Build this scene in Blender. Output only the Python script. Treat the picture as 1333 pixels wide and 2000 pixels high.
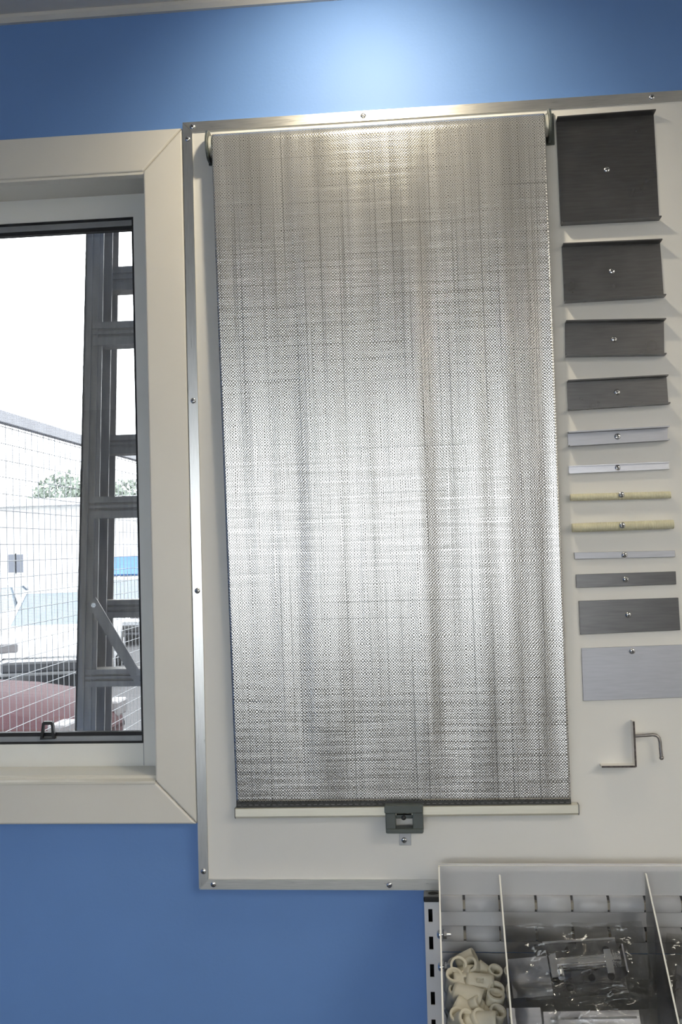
import bpy, bmesh, math, random
from mathutils import Vector, Matrix, noise
random.seed(7)
for o in list(bpy.data.objects): bpy.data.objects.remove(o)
scene = bpy.context.scene
COL = scene.collection

# ------------------------------------------------------------------ camera
F, DIST, ZC = 2000.0, 1.70, 1.50          # focal length in px of the 1333x2000 frame; metres
YAW, PITCH, ROLL = math.radians(5.1253), math.radians(1.95), math.radians(-1.5276)
_f = Vector((-math.sin(YAW)*math.cos(PITCH), math.cos(YAW)*math.cos(PITCH), math.sin(PITCH)))
_r = Vector((math.cos(YAW), math.sin(YAW), 0)); _u = _r.cross(_f)
RT = math.cos(ROLL)*_r + math.sin(ROLL)*_u
UP = -math.sin(ROLL)*_r + math.cos(ROLL)*_u
EYE = Vector((0, -DIST, ZC))
cd = bpy.data.cameras.new('camera'); cam = bpy.data.objects.new('camera', cd); COL.objects.link(cam)
cd.sensor_fit = 'VERTICAL'; cd.sensor_height = 36.0; cd.lens = F/2000*36.0
cd.clip_start = 0.02; cd.clip_end = 500
M4 = Matrix((RT, UP, -_f)).transposed().to_4x4(); M4.translation = EYE
cam.matrix_world = M4
scene.camera = cam

# ------------------------------------------------------------------ world, light, exposure
SKY = 5.2
w = bpy.data.worlds.new('overcast_sky'); scene.world = w; w.use_nodes = True
bg = w.node_tree.nodes['Background']; bg.inputs[0].default_value = (0.93, 0.965, 1.0, 1); bg.inputs[1].default_value = SKY
vs = scene.view_settings
vs.view_transform = 'Standard'; vs.look = 'None'; vs.gamma = 1.0; vs.use_curve_mapping = False; vs.exposure = 0.5
DOWNLIGHT_W = 13.0
FILL_STRENGTH = 15.0  # glow of the added ceiling fill panels

def P(px, py, off=0.0):
    """measured position -> metres, on the plane parallel to the wall standing off from it by off"""
    d = (px-666.5)*RT - (py-1000.0)*UP + F*_f
    return EYE + d*((DIST-off)/d.y)

# ------------------------------------------------------------------ materials
MATS = {}
def mat(name, col=(.8,.8,.8), rough=.5, metal=0.0, var=0.0, scale=20.0, stretch=(1,1,1), bump=0.0, bscale=None,
        spec=.5, emit=None, col2=None, rvar=0.0):
    if name in MATS: return MATS[name]
    m = bpy.data.materials.new(name); m.use_nodes = True; nt = m.node_tree; N = nt.nodes; L = nt.links
    b = N['Principled BSDF']; b.inputs['Roughness'].default_value = rough; b.inputs['Metallic'].default_value = metal
    b.inputs['Base Color'].default_value = (*col, 1); b.inputs['Specular IOR Level'].default_value = spec
    if emit: b.inputs['Emission Color'].default_value = (*emit[:3], 1); b.inputs['Emission Strength'].default_value = emit[3]
    tc = N.new('ShaderNodeTexCoord'); mp = N.new('ShaderNodeMapping'); mp.inputs['Scale'].default_value = stretch
    L.new(tc.outputs['Object'], mp.inputs['Vector'])
    if var or col2 or rvar:
        n = N.new('ShaderNodeTexNoise'); n.inputs['Scale'].default_value = scale; n.inputs['Detail'].default_value = 5
        L.new(mp.outputs[0], n.inputs['Vector'])
        r = N.new('ShaderNodeValToRGB'); r.color_ramp.elements[0].position = .3; r.color_ramp.elements[1].position = .7
        a = col2 if col2 else tuple(c*(1-var) for c in col)
        c = col if col2 else tuple(min(1, c*(1+var)) for c in col)
        r.color_ramp.elements[0].color = (*a, 1); r.color_ramp.elements[1].color = (*c, 1)
        L.new(n.outputs['Fac'], r.inputs[0]); L.new(r.outputs[0], b.inputs['Base Color'])
        if rvar:
            mr = N.new('ShaderNodeMapRange'); mr.inputs['To Min'].default_value = max(.02, rough-rvar); mr.inputs['To Max'].default_value = rough+rvar
            L.new(n.outputs['Fac'], mr.inputs['Value']); L.new(mr.outputs[0], b.inputs['Roughness'])
    if bump:
        n2 = N.new('ShaderNodeTexNoise'); n2.inputs['Scale'].default_value = bscale or scale*4; n2.inputs['Detail'].default_value = 3
        L.new(mp.outputs[0], n2.inputs['Vector'])
        bp = N.new('ShaderNodeBump'); bp.inputs['Strength'].default_value = bump; bp.inputs['Distance'].default_value = .002
        L.new(n2.outputs['Fac'], bp.inputs['Height']); L.new(bp.outputs[0], b.inputs['Normal'])
    MATS[name] = m; return m

def clear_mat(name, tint=(.95,.97,.96), gloss=.08, rough=.05, haze=0.0, hazecol=(.8,.8,.8), bump=0, bscale=30, ior=1.45):
    m = bpy.data.materials.new(name); m.use_nodes = True; nt = m.node_tree; N = nt.nodes; L = nt.links
    N.remove(N['Principled BSDF']); out = N['Material Output']
    t = N.new('ShaderNodeBsdfTransparent'); t.inputs[0].default_value = (*tint, 1)
    g = N.new('ShaderNodeBsdfGlossy'); g.inputs['Roughness'].default_value = rough; g.inputs[0].default_value = (1,1,1,1)
    d = N.new('ShaderNodeBsdfDiffuse'); d.inputs[0].default_value = (*hazecol, 1)
    lw = N.new('ShaderNodeFresnel'); lw.inputs['IOR'].default_value = ior
    if bump:
        tc = N.new('ShaderNodeTexCoord'); n2 = N.new('ShaderNodeTexNoise'); n2.inputs['Scale'].default_value = bscale
        L.new(tc.outputs['Object'], n2.inputs['Vector']); bp = N.new('ShaderNodeBump'); bp.inputs['Strength'].default_value = bump
        bp.inputs['Distance'].default_value = .01
        L.new(n2.outputs['Fac'], bp.inputs['Height']); L.new(bp.outputs[0], g.inputs['Normal']); L.new(bp.outputs[0], lw.inputs['Normal'])
    ad = N.new('ShaderNodeMath'); ad.operation = 'ADD'; ad.inputs[1].default_value = gloss; L.new(lw.outputs[0], ad.inputs[0])
    m1 = N.new('ShaderNodeMixShader'); L.new(ad.outputs[0], m1.inputs[0]); L.new(t.outputs[0], m1.inputs[1]); L.new(g.outputs[0], m1.inputs[2])
    m2 = N.new('ShaderNodeMixShader'); m2.inputs[0].default_value = haze; L.new(m1.outputs[0], m2.inputs[1]); L.new(d.outputs[0], m2.inputs[2])
    L.new(m2.outputs[0], out.inputs[0]); MATS[name] = m; return m

blue = mat('blue_wall_paint', (.145,.29,.62), .55, var=.05, scale=3, bump=.08, bscale=180)
plaster = mat('white_room_paint', (.72,.71,.68), .7, var=.04, scale=3, bump=.05, bscale=150)
ceil_m = mat('ceiling_paint', (.74,.71,.66), .8, var=.04, scale=4)
floor_m = mat('floor_vinyl', (.09,.088,.085), .45, var=.15, scale=6)
timber = mat('cream_gloss_paint', (.80,.765,.69), .32, var=.025, scale=6, stretch=(1,1,1), bump=.06, bscale=60)
board_m = mat('white_laminate', (.79,.775,.735), .45, var=.02, scale=5, bump=.03, bscale=220)
alu = mat('brushed_aluminium', (.68,.67,.64), .30, 1.0, var=.10, scale=30, stretch=(1,8,30), bump=.05, bscale=120, rvar=.06)
alu_v = mat('brushed_aluminium_upright', (.60,.60,.59), .30, 1.0, var=.08, scale=30, stretch=(30,8,1), rvar=.06)
sash_m = mat('white_powder_coat', (.85,.85,.81), .4, var=.02, scale=8)
rubber = mat('black_rubber', (.012,.012,.014), .6, var=.2, scale=40)
bead_m = mat('grey_glazing_bead', (.30,.31,.32), .4, .3, var=.1, scale=20)
glass = clear_mat('window_glass', (.97,.98,.98), .0, .0)
steel = mat('zinc_screw', (.75,.76,.78), .25, 1.0, var=.15, scale=300)
slot_m = mat('screw_recess_shade', (.06,.06,.06), .5, .6, var=.2, scale=200)  # dark colour stands in for the shade in the cross recess
green_plastic = mat('grey_green_plastic', (.085,.10,.095), .42, var=.1, scale=40, bump=.05, bscale=300)
black_m = mat('black_plastic', (.012,.012,.013), .4, var=.2, scale=60)
cream_bar = mat('champagne_aluminium', (.80,.77,.66), .38, .55, var=.04, scale=20, stretch=(1,6,30))
hem_m = mat('dark_hem_webbing', (.045,.048,.05), .7, var=.3, scale=200, bump=.3, bscale=500)
nylon = mat('cream_nylon', (.64,.60,.485), .42, var=.06, scale=40)
thread_m = mat('cream_nylon_rod', (.70,.66,.47), .5, var=.08, scale=30)
white_steel = mat('white_powder_steel', (.78,.77,.77), .16, var=.02, scale=10)
hole_shade = mat('inside_shade', (.01,.01,.012), .8, var=.2, scale=30)  # near-black colour painting the shade inside slots and holes
tan_m = mat('tan_strip', (.42,.36,.26), .6, var=.1, scale=60)
chrome = mat('chrome_plate', (.82,.82,.83), .10, 1.0, var=.06, scale=60)
plate_m = mat('zinc_plate', (.13,.13,.135), .28, 1.0, var=.15, scale=40, rvar=.08)
acrylic = clear_mat('clear_acrylic', (.965,.967,.97), .0, .03, .04, (.75,.75,.76))
acr_edge = mat('acrylic_edge_glow', (.86,.85,.78), .3, var=.03, scale=30)
film = clear_mat('clear_polythene', (.96,.965,.965), .0, .05, .012, (.8,.8,.78), bump=.7, bscale=26, ior=1.42)
ladder_m = mat('backlit_ladder_alloy', (.165,.147,.125), .6, .0, var=.22, scale=14, stretch=(6,6,1), bump=.1)  # darkness of the backlit side put into the base colour
fence_m = mat('galvanised_wire', (.16,.165,.17), .5, .5, var=.1, scale=8)
fence_rail_m = mat('galvanised_rail', (.17,.17,.185), .55, .2, var=.1, scale=6)

def sample_metal(name, col, rough, var, smear):
    """milled aluminium with finger smears: colour streaks along the length, cloudy roughness"""
    m = mat(name, col, rough, 1.0, var=var, scale=22, stretch=(1.2,6,14), rvar=.05)
    nt = m.node_tree; N = nt.nodes; L = nt.links; b = N['Principled BSDF']
    tc = N.new('ShaderNodeTexCoord'); n = N.new('ShaderNodeTexNoise'); n.inputs['Scale'].default_value = 26; n.inputs['Detail'].default_value = 6
    L.new(tc.outputs['Object'], n.inputs['Vector'])
    mr = N.new('ShaderNodeMapRange'); mr.inputs['From Min'].default_value = .3; mr.inputs['From Max'].default_value = .75
    mr.inputs['To Min'].default_value = rough; mr.inputs['To Max'].default_value = rough+smear
    L.new(n.outputs['Fac'], mr.inputs['Value']); L.new(mr.outputs[0], b.inputs['Roughness'])
    return m
dark_alu = sample_metal('milled_aluminium_dark', (.155,.152,.152), .27, .10, .08)  # dark room reflections put into the base colour
mid_alu = sample_metal('milled_aluminium_mid', (.62,.62,.66), .34, .08, .08)
light_alu = sample_metal('milled_aluminium_satin', (.46,.465,.50), .44, .05, .08)

def fabric_material():
    m = bpy.data.materials.new('silver_knitted_shade'); m.use_nodes = True; nt = m.node_tree; N = nt.nodes; L = nt.links
    b = N['Principled BSDF']
    def math_(op, a, c=None):
        n = N.new('ShaderNodeMath'); n.operation = op
        for i, v in enumerate((a, c)):
            if v is None: continue
            if isinstance(v, (int, float)): n.inputs[i].default_value = v
            else: L.new(v, n.inputs[i])
        return n.outputs[0]
    def noise_(vec, sc, det=3):
        n = N.new('ShaderNodeTexNoise'); n.inputs['Scale'].default_value = sc; n.inputs['Detail'].default_value = det
        L.new(vec, n.inputs['Vector']); return n.outputs['Fac']
    def rng(v, a, c, d, e):
        n = N.new('ShaderNodeMapRange'); L.new(v, n.inputs['Value'])
        for k, x in zip(('From Min','From Max','To Min','To Max'), (a,c,d,e)): n.inputs[k].default_value = x
        return n.outputs[0]
    def stretch(vec, s):
        n = N.new('ShaderNodeMapping'); n.inputs['Scale'].default_value = s; L.new(vec, n.inputs['Vector']); return n.outputs[0]
    uv = N.new('ShaderNodeUVMap').outputs[0]
    sp = N.new('ShaderNodeSeparateXYZ'); L.new(uv, sp.inputs[0]); u, v = sp.outputs[0], sp.outputs[1]
    wob = math_('MULTIPLY', math_('SUBTRACT', noise_(stretch(uv, (90,5,1)), 1.0, 2), .5), .0058)
    wob2 = math_('MULTIPLY', math_('SUBTRACT', noise_(stretch(uv, (5,90,1)), 1.0, 2), .5), .0058)
    k = 2*math.pi/.0047
    su = math_('SINE', math_('MULTIPLY', math_('ADD', u, wob), k)); sv = math_('SINE', math_('MULTIPLY', math_('ADD', v, wob2), k))
    wv = math_('MULTIPLY', su, sv)
    hole = rng(wv, -.88, -.30, 0.0, 1.0)
    vline = rng(noise_(stretch(uv, (300,1.6,1)), 1.0, 1), .61, .72, 1.0, .58)      # pulled threads running down
    hline = rng(noise_(stretch(uv, (2.2,300,1)), 1.0, 1), .66, .76, 1.0, .66)        # and across
    tape = rng(noise_(stretch(uv, (120,1.2,1)), 1.0, 2), .3, .7, .88, 1.0)         # tone of the single strips
    band = rng(noise_(stretch(uv, (15,1.1,1)), 1.0, 2), .36, .62, .80, 1.0)        # broad bands: shading of the cloth's ripples put into the colour
    tape = math_('MULTIPLY', tape, band)
    f = math_('MULTIPLY', math_('MULTIPLY', rng(hole, 0, 1, .06, 1.0), vline), math_('MULTIPLY', hline, tape))
    mx = N.new('ShaderNodeMix'); mx.data_type = 'RGBA'
    mx.inputs['A'].default_value = (.015,.015,.018,1); mx.inputs['B'].default_value = (.77,.765,.745,1)
    L.new(f, mx.inputs['Factor']); L.new(mx.outputs['Result'], b.inputs['Base Color'])
    b.inputs['Metallic'].default_value = .74
    L.new(rng(noise_(stretch(uv, (60,2,1)), 1.0, 3), .3, .7, .17, .24), b.inputs['Roughness'])
    h = math_('ADD', math_('MULTIPLY', wv, .15), math_('MULTIPLY', noise_(stretch(uv, (110,3,1)), 1.0, 3), .22))
    bp = N.new('ShaderNodeBump'); bp.inputs['Strength'].default_value = .55; bp.inputs['Distance'].default_value = .0011
    L.new(h, bp.inputs['Height']); L.new(bp.outputs[0], b.inputs['Normal'])
    return m
fabric_m = fabric_material()

def screen_material():
    m = bpy.data.materials.new('insect_mesh'); m.use_nodes = True; nt = m.node_tree; N = nt.nodes; L = nt.links
    N.remove(N['Principled BSDF'])
    tc = N.new('ShaderNodeTexCoord'); sp = N.new('ShaderNodeSeparateXYZ'); L.new(tc.outputs['Object'], sp.inputs[0])
    outs = []
    for ax in (0, 2):
        a = N.new('ShaderNodeMath'); a.operation = 'MULTIPLY'; a.inputs[1].default_value = 1/.0022; L.new(sp.outputs[ax], a.inputs[0])
        fr = N.new('ShaderNodeMath'); fr.operation = 'FRACT'; L.new(a.outputs[0], fr.inputs[0])
        lt = N.new('ShaderNodeMath'); lt.operation = 'LESS_THAN'; lt.inputs[1].default_value = .12; L.new(fr.outputs[0], lt.inputs[0]); outs.append(lt)
    mx = N.new('ShaderNodeMath'); mx.operation = 'MAXIMUM'; L.new(outs[0].outputs[0], mx.inputs[0]); L.new(outs[1].outputs[0], mx.inputs[1])
    t = N.new('ShaderNodeBsdfTransparent'); d = N.new('ShaderNodeBsdfDiffuse'); d.inputs[0].default_value = (.07,.07,.07,1)
    tr = N.new('ShaderNodeBsdfTranslucent'); tr.inputs[0].default_value = (.05,.05,.05,1)
    ad = N.new('ShaderNodeAddShader'); L.new(d.outputs[0], ad.inputs[0]); L.new(tr.outputs[0], ad.inputs[1])
    ms = N.new('ShaderNodeMixShader'); L.new(mx.outputs[0], ms.inputs[0]); L.new(t.outputs[0], ms.inputs[1]); L.new(ad.outputs[0], ms.inputs[2])
    L.new(ms.outputs[0], N['Material Output'].inputs[0]); return m
screen_m = screen_material()

# ------------------------------------------------------------------ mesh helpers
class MB:
    def __init__(s): s.v = []; s.f = []; s.m = []; s.sm = []
    def add(s, verts, faces, mi=0, smooth=False):
        n = len(s.v); s.v += [tuple(p) for p in verts]
        s.f += [tuple(i+n for i in q) for q in faces]; s.m += [mi]*len(faces); s.sm += [smooth]*len(faces); return s
    def box(s, a, b, mi=0, bev=0.0):
        x0,x1 = sorted((a[0],b[0])); y0,y1 = sorted((a[1],b[1])); z0,z1 = sorted((a[2],b[2]))
        if bev > 0:
            bm = bmesh.new(); bmesh.ops.create_cube(bm, size=1)
            for vv in bm.verts:
                vv.co = Vector(((x0+x1)/2+vv.co.x*(x1-x0), (y0+y1)/2+vv.co.y*(y1-y0), (z0+z1)/2+vv.co.z*(z1-z0)))
            bmesh.ops.bevel(bm, geom=bm.edges[:], offset=bev, segments=2, affect='EDGES', profile=.5)
            return s.bm(bm, mi)
        return s.add([(x0,y0,z0),(x1,y0,z0),(x1,y1,z0),(x0,y1,z0),(x0,y0,z1),(x1,y0,z1),(x1,y1,z1),(x0,y1,z1)],
                     [(0,3,2,1),(4,5,6,7),(0,1,5,4),(1,2,6,5),(2,3,7,6),(3,0,4,7)], mi)
    def bm(s, bm, mi=0, smooth=False):
        bm.verts.index_update()
        s.add([v.co[:] for v in bm.verts], [[v.index for v in f.verts] for f in bm.faces], mi, smooth); bm.free(); return s
    def prism(s, poly, vec, mi=0):
        """closed polygon (3D points) pushed along vec"""
        n = len(poly); vec = Vector(vec); a = [Vector(p) for p in poly]; b = [p+vec for p in a]
        nrm = Vector((0,0,0))
        for i in range(n): nrm += a[i].cross(a[(i+1)%n])
        fl = nrm.dot(vec) > 0
        fs = [tuple(range(n))[::-1], tuple(range(n,2*n))] + [(i,(i+1)%n,n+(i+1)%n,n+i) for i in range(n)]
        if not fl: fs = [f[::-1] for f in fs]
        return s.add(a+b, fs, mi)
    def tube(s, pts, r, seg=10, mi=0, cap=True, smooth=True):
        pts = [Vector(p) for p in pts]; n = len(pts); rs = r if isinstance(r, (list,tuple)) else [r]*n
        vs_ = []; prev = None
        for i, p in enumerate(pts):
            t = (pts[min(i+1,n-1)]-pts[max(i-1,0)]).normalized()
            if prev is None:
                h = Vector((0,0,1)) if abs(t.z) < .9 else Vector((1,0,0)); a = t.cross(h).normalized()
            else: a = (prev - t*prev.dot(t)).normalized()
            prev = a; c = t.cross(a)
            for k in range(seg):
                q = 2*math.pi*k/seg; vs_.append(p + (a*math.cos(q)+c*math.sin(q))*rs[i])
        fs = [(i*seg+k, i*seg+(k+1)%seg, (i+1)*seg+(k+1)%seg, (i+1)*seg+k) for i in range(n-1) for k in range(seg)]
        s.add(vs_, fs, mi, smooth)
        if cap:
            s.add(vs_[:seg], [tuple(range(seg))[::-1]], mi); s.add(vs_[-seg:], [tuple(range(seg))], mi)
        return s
    def lathe(s, prof, seg=20, mi=0, M=None, smooth=True):
        """profile (r, h) turned about local z, placed by matrix M"""
        vs_ = []
        for r, h in prof:
            for k in range(seg):
                q = 2*math.pi*k/seg; p = Vector((r*math.cos(q), r*math.sin(q), h)); vs_.append(M @ p if M else p)
        n = len(prof)
        fs = [(i*seg+k, i*seg+(k+1)%seg, (i+1)*seg+(k+1)%seg, (i+1)*seg+k) for i in range(n-1) for k in range(seg)]
        return s.add(vs_, fs, mi, smooth)
    def build(s, name, mats, parent=None, uv=None):
        me = bpy.data.meshes.new(name); me.from_pydata(s.v, [], s.f)
        for m_ in (mats if isinstance(mats, (list,tuple)) else [mats]): me.materials.append(m_)
        me.polygons.foreach_set('material_index', s.m); me.polygons.foreach_set('use_smooth', s.sm)
        if uv:
            l = me.uv_layers.new(name='UVMap')
            for lp in me.loops: l.data[lp.index].uv = uv[lp.vertex_index]
        me.update(); o = bpy.data.objects.new(name, me); COL.objects.link(o)
        if parent:
            o.parent = parent; o.matrix_parent_inverse = parent_inv(parent)
        return o
def parent_inv(p):
    return Matrix.Identity(4) if p.parent else p.matrix_basis.inverted()   # parts keep world coordinates
def empty(name, loc): 
    o = bpy.data.objects.new(name, None); o.location = loc; o.empty_display_size = .05; COL.objects.link(o); return o
def tag(o, label, cat, group=None, kind=None):
    o['label'] = label; o['category'] = cat
    if group: o['group'] = group
    if kind: o['kind'] = kind
    return o
def struct(o, label=None):
    o['kind'] = 'structure'
    if label: o['label'] = label
    return o
def screw(parent, p, r=.0047, name='screw', turn=.4, h=.0024):
    """pan-head cross screw, head towards -y at point p"""
    mb = MB(); M = Matrix.Translation(p) @ Matrix.Rotation(math.radians(90), 4, 'X')
    prof = [(r,0),(r,h*.25),(r*.93,h*.55),(r*.7,h*.85),(r*.35,h*.98),(.00005,h)]
    mb.lathe(prof, 18, 0, M)
    for a in (turn, turn+math.pi/2):
        c, s_ = math.cos(a), math.sin(a); l, wd = r*.62, r*.13
        q = [Vector((c*l-s_*wd, s_*l+c*wd, h*.80)), Vector((c*l+s_*wd, s_*l-c*wd, h*.80)), Vector((-c*l+s_*wd, -s_*l-c*wd, h*.80)), Vector((-c*l-s_*wd, -s_*l+c*wd, h*.80))]
        mb.prism([M @ x for x in q], (0,-h*.24,0), 1)
    return mb.build(name, [steel, slot_m], parent)

# ================================================================== THE ROOM
WT = .12                                              # wall thickness
XL, XR, YB = -2.3, 2.7, -4.6
CZ = P(250, 22, 0).z + .004                           # ceiling
BT = .016                                             # board and casing stand-off
# window measurements on the casing face
ax0 = -1.42                                           # left outer edge of casing, out of frame
axR = (P(355,249,BT).x + P(386,1610,BT).x)/2
azT = (P(0,272,BT).z + P(355,249,BT).z)/2
azB = (P(0,1610,BT).z + P(385,1611,BT).z)/2
ixR = (P(280,330,BT).x + P(303,1525,BT).x)/2
izT = (P(0,354,BT).z + P(279,332,BT).z)/2
izB = (P(0,1528,BT).z + P(300,1527,BT).z)/2
ix0 = ax0 + (axR-ixR)

mb = MB()                                             # blue wall with the window opening
mb.box((XL-.12,0,0),(ix0,WT,CZ)); mb.box((ixR,0,0),(XR+.12,WT,CZ)); mb.box((ix0,0,0),(ixR,WT,izB)); mb.box((ix0,0,izT),(ixR,WT,CZ))
struct(mb.build('wall_front', blue), 'blue painted wall around the window and display board')
struct(MB().box((XL-.12,YB,0),(XL,0,CZ)).build('wall_left', blue))
struct(MB().box((XR,YB,0),(XR+.12,0,CZ)).build('wall_right', plaster))
struct(MB().box((XL-.12,YB-.12,-.1),(XR+.12,WT,0)).build('floor', floor_m))
struct(MB().box((XL-.12,YB-.12,CZ),(XR+.12,WT+.45,CZ+.15)).build('ceiling', ceil_m), 'grey shaded ceiling')  # slab runs past the wall as an unseen eave added to shade the ladder
# cornice strip
mb = MB(); mb.prism([(XL,0,CZ),(XL,0,CZ-.0125),(XL,-.007,CZ-.0125),(XL,-.013,CZ-.006),(XL,-.013,CZ)], (XR-XL,0,0))
struct(mb.build('trim_1', mat('cornice_paint', (.66,.64,.60), .5, var=.03, scale=8)), 'narrow pale cornice bead along the ceiling edge')
# shop-front window at the back of the room, behind the photographer
RW = [(-1.95,-.62),(-.36,.78)]; RZ0, RZ1 = .70, 2.02
mb = MB(); mb.box((XL-.12,YB-.12,0),(XR+.12,YB,RZ0)); mb.box((XL-.12,YB-.12,RZ1),(XR+.12,YB,CZ))
ed = [XL-.12] + [e for p_ in RW for e in p_] + [XR+.12]
for i in range(0, len(ed), 2): mb.box((ed[i],YB-.12,RZ0),(ed[i+1],YB,RZ1))
struct(mb.build('wall_back', mat('grey_back_wall', (.30,.29,.28), .7, var=.06, scale=3)))
for i, (a, b) in enumerate(RW):
    wn = empty('window_%d' % (i+2), ((a+b)/2, YB-.06, RZ0)); struct(wn)
    mb = MB()
    for c in ((a,RZ0,a+.05,RZ1),(b-.05,RZ0,b,RZ1),(a+.05,RZ0,b-.05,RZ0+.05),(a+.05,RZ1-.05,b-.05,RZ1)): mb.box((c[0],YB-.09,c[1]),(c[2],YB-.03,c[3]))
    mb.build('window_frame', sash_m, wn); MB().box((a+.05,YB-.064,RZ0+.05),(b-.05,YB-.06,RZ1-.05)).build('pane', glass, wn)

# added glowing fill panels on the ceiling, out of view, to brighten the board
fill_glow_m = mat('fill_glow', (.9,.9,.88), .5, var=.01, scale=5, emit=(1,.92,.78,FILL_STRENGTH))
for i, (fx, fy) in enumerate(((1.88,-1.7),(1.88,-3.2))):
    fl = tag(empty('added_ceiling_fill', (fx,fy,CZ)), ('nearer','farther')[i]+' added fill panel on the ceiling behind the viewpoint', 'lamp')
    MB().box((fx-.62,fy-.17,CZ-.05),(fx+.62,fy+.17,CZ-.001)).build('fill_housing', sash_m, fl)
    MB().box((fx-.60,fy-.15,CZ-.056),(fx+.60,fy+.15,CZ-.0505)).build('fill_diffuser', fill_glow_m, fl)
# ---- the window in view
win = struct(empty('window_1', (ix0, 0, izB)), 'white framed window with a cream casing and clear glass')
def casing(poly):
    return MB().prism([(x, -BT, z) for x, z in poly], (0, BT, 0))
g = .0004
for nm, poly in (('casing_board', [(ax0+g,azT),(axR-g,azT),(ixR-g,izT),(ix0+g,izT)]),
                 ('casing_board', [(axR,azT-g),(axR,azB+g),(ixR,izB+g),(ixR,izT-g)]),
                 ('casing_board', [(ax0+g,azB),(ix0+g,izB),(ixR-g,izB),(axR-g,azB)]),
                 ('casing_board', [(ax0,azT-g),(ix0,izT-g),(ix0,izB+g),(ax0,azB+g)])):
    o = casing(poly).build(nm, timber, win)
    bv = o.modifiers.new('bevel', 'BEVEL'); bv.width = .0035; bv.segments = 3; bv.limit_method = 'ANGLE'
SY = .078                                             # room face of the sash
szT = (P(0,394,-SY).z + P(277,378,-SY).z)/2
szB = (P(0,1497,-SY).z + P(297,1497,-SY).z)/2
gzT = (P(0,438,-SY).z + P(262,423,-SY).z)/2
gzB = (P(0,1453,-SY).z + P(279,1453,-SY).z)/2
gxR = (P(262,430,-SY).x + P(279,1450,-SY).x)/2
sw = gzB - szB
sx0, sxR = ix0, ixR + .0
gx0 = ix0 + (ixR - gxR)
# reveal linings (head, sill with a step, sides)
mb = MB(); mb.prism([(ix0,-BT+.003,izT-.004),(ix0,-BT+.003,izT+.003),(ix0,SY+.03,izT+.003),(ix0,SY+.03,szT),(ix0,SY,szT),(ix0,.0,izT-.006)], (ixR-ix0,0,0)); mb.build('head_lining', timber, win)
mb = MB(); mb.prism([(ix0,-BT-.002,izB-.004),(ix0,-BT-.002,izB+.001),(ix0,-.004,izB+.003),(ix0,-.003,izB+.007),(ix0,.0,izB+.008),(ix0,SY-.002,szB),(ix0,SY+.03,szB),(ix0,SY+.03,izB-.004)], (ixR-ix0,0,0))
o = mb.build('sill', mat('gloss_sill_paint', (.80,.77,.68), .18, var=.05, scale=5, stretch=(1,1,1)), win)
bv = o.modifiers.new('bevel', 'BEVEL'); bv.width = .001; bv.segments = 2
for x0, x1 in ((ixR-.0, ixR+.004), (ix0-.004, ix0)): MB().box((x0,-.002,szB),(x1,SY+.03,szT)).build('side_lining', timber, win)
# sash: rails, stiles, gaskets, beads
sash = MB(); sash.box((ix0,SY,gzT),(ixR,SY+.035,szT)); sash.box((ix0,SY,szB),(ixR,SY+.035,gzB)); sash.box((gxR,SY,gzB),(ixR,SY+.035,gzT)); sash.box((ix0,SY,gzB),(gx0,SY+.035,gzT))
so = sash.build('sash', sash_m, win)
MB().box((gxR-.0006,SY-.0004,szB+.001),(gxR+.0004,SY+.001,gzB+.001)).build('sash_joint', bead_m, so)
def ring(x0,x1,z0,z1,t,y0,y1):
    m_ = MB(); m_.box((x0,y0,z0),(x1,y1,z0+t)); m_.box((x0,y0,z1-t),(x1,y1,z1)); m_.box((x0,y0,z0+t),(x0+t,y1,z1-t)); m_.box((x1-t,y0,z0+t),(x1,y1,z1-t)); return m_
ring(gx0,gxR,gzB,gzT,.0035,SY+.002,SY+.022).build('gasket', rubber, so)
MB().box((gx0+.0035,SY+.006,gzB+.0035),(gxR-.0035,SY+.022,gzB+.0125)).build('glazing_bead', bead_m, so)
MB().box((gx0+.0035,SY+.006,gzT-.014),(gxR-.0035,SY+.022,gzT-.0035)).build('glazing_bead', bead_m, so)
mb = MB(); mb.box((gx0+.0035,SY+.009,gzB+.0125),(gxR-.0035,SY+.022,gzB+.019)); mb.box((gx0+.0035,SY+.009,gzT-.020),(gxR-.0035,SY+.022,gzT-.014)); mb.box((gxR-.006,SY+.009,gzB+.019),(gxR-.0035,SY+.022,gzT-.020))
mb.build('gasket', rubber, so)
MB().box((gx0,SY+.024,gzB+.002),(gxR,SY+.028,gzT-.002)).build('pane', glass, win)
# fly screen outside the glass
fs_o = MB().add([(gx0,WT+.004,gzB),(gxR+.03,WT+.004,gzB),(gxR+.03,WT+.004,gzT),(gx0,WT+.004,gzT)], [(0,1,2,3)]).build('insect_screen', screen_m, win)
mb = ring(ix0-.002,ixR+.002,szB-.002,szT+.002,.026,WT+.0,WT+.014); mb.build('screen_frame', bead_m, win)
# black loop keeper on the bottom bead
yk = SY+.004; kz0 = gzB+.008
q = lambda px, py: (P(px,py,-yk).x, yk, P(px,py,-yk).z)
mb = MB(); outer = [q(81,1443),q(85,1411),q(88,1408),q(103,1408),q(106,1411),q(110,1442)]; inner = [q(86,1440),q(88.5,1416),q(89.5,1414.5),q(101,1414.5),q(102.3,1416),q(104,1440)]
for i in range(5): mb.prism([outer[i],outer[i+1],inner[i+1],inner[i]], (0,-.007,0))
mb.prism([outer[0],inner[0],inner[-1],outer[-1]], (0,-.009,0))
mb.build('screen_keeper', black_m, win)['label'] = 'small black plastic loop keeper'

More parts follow.
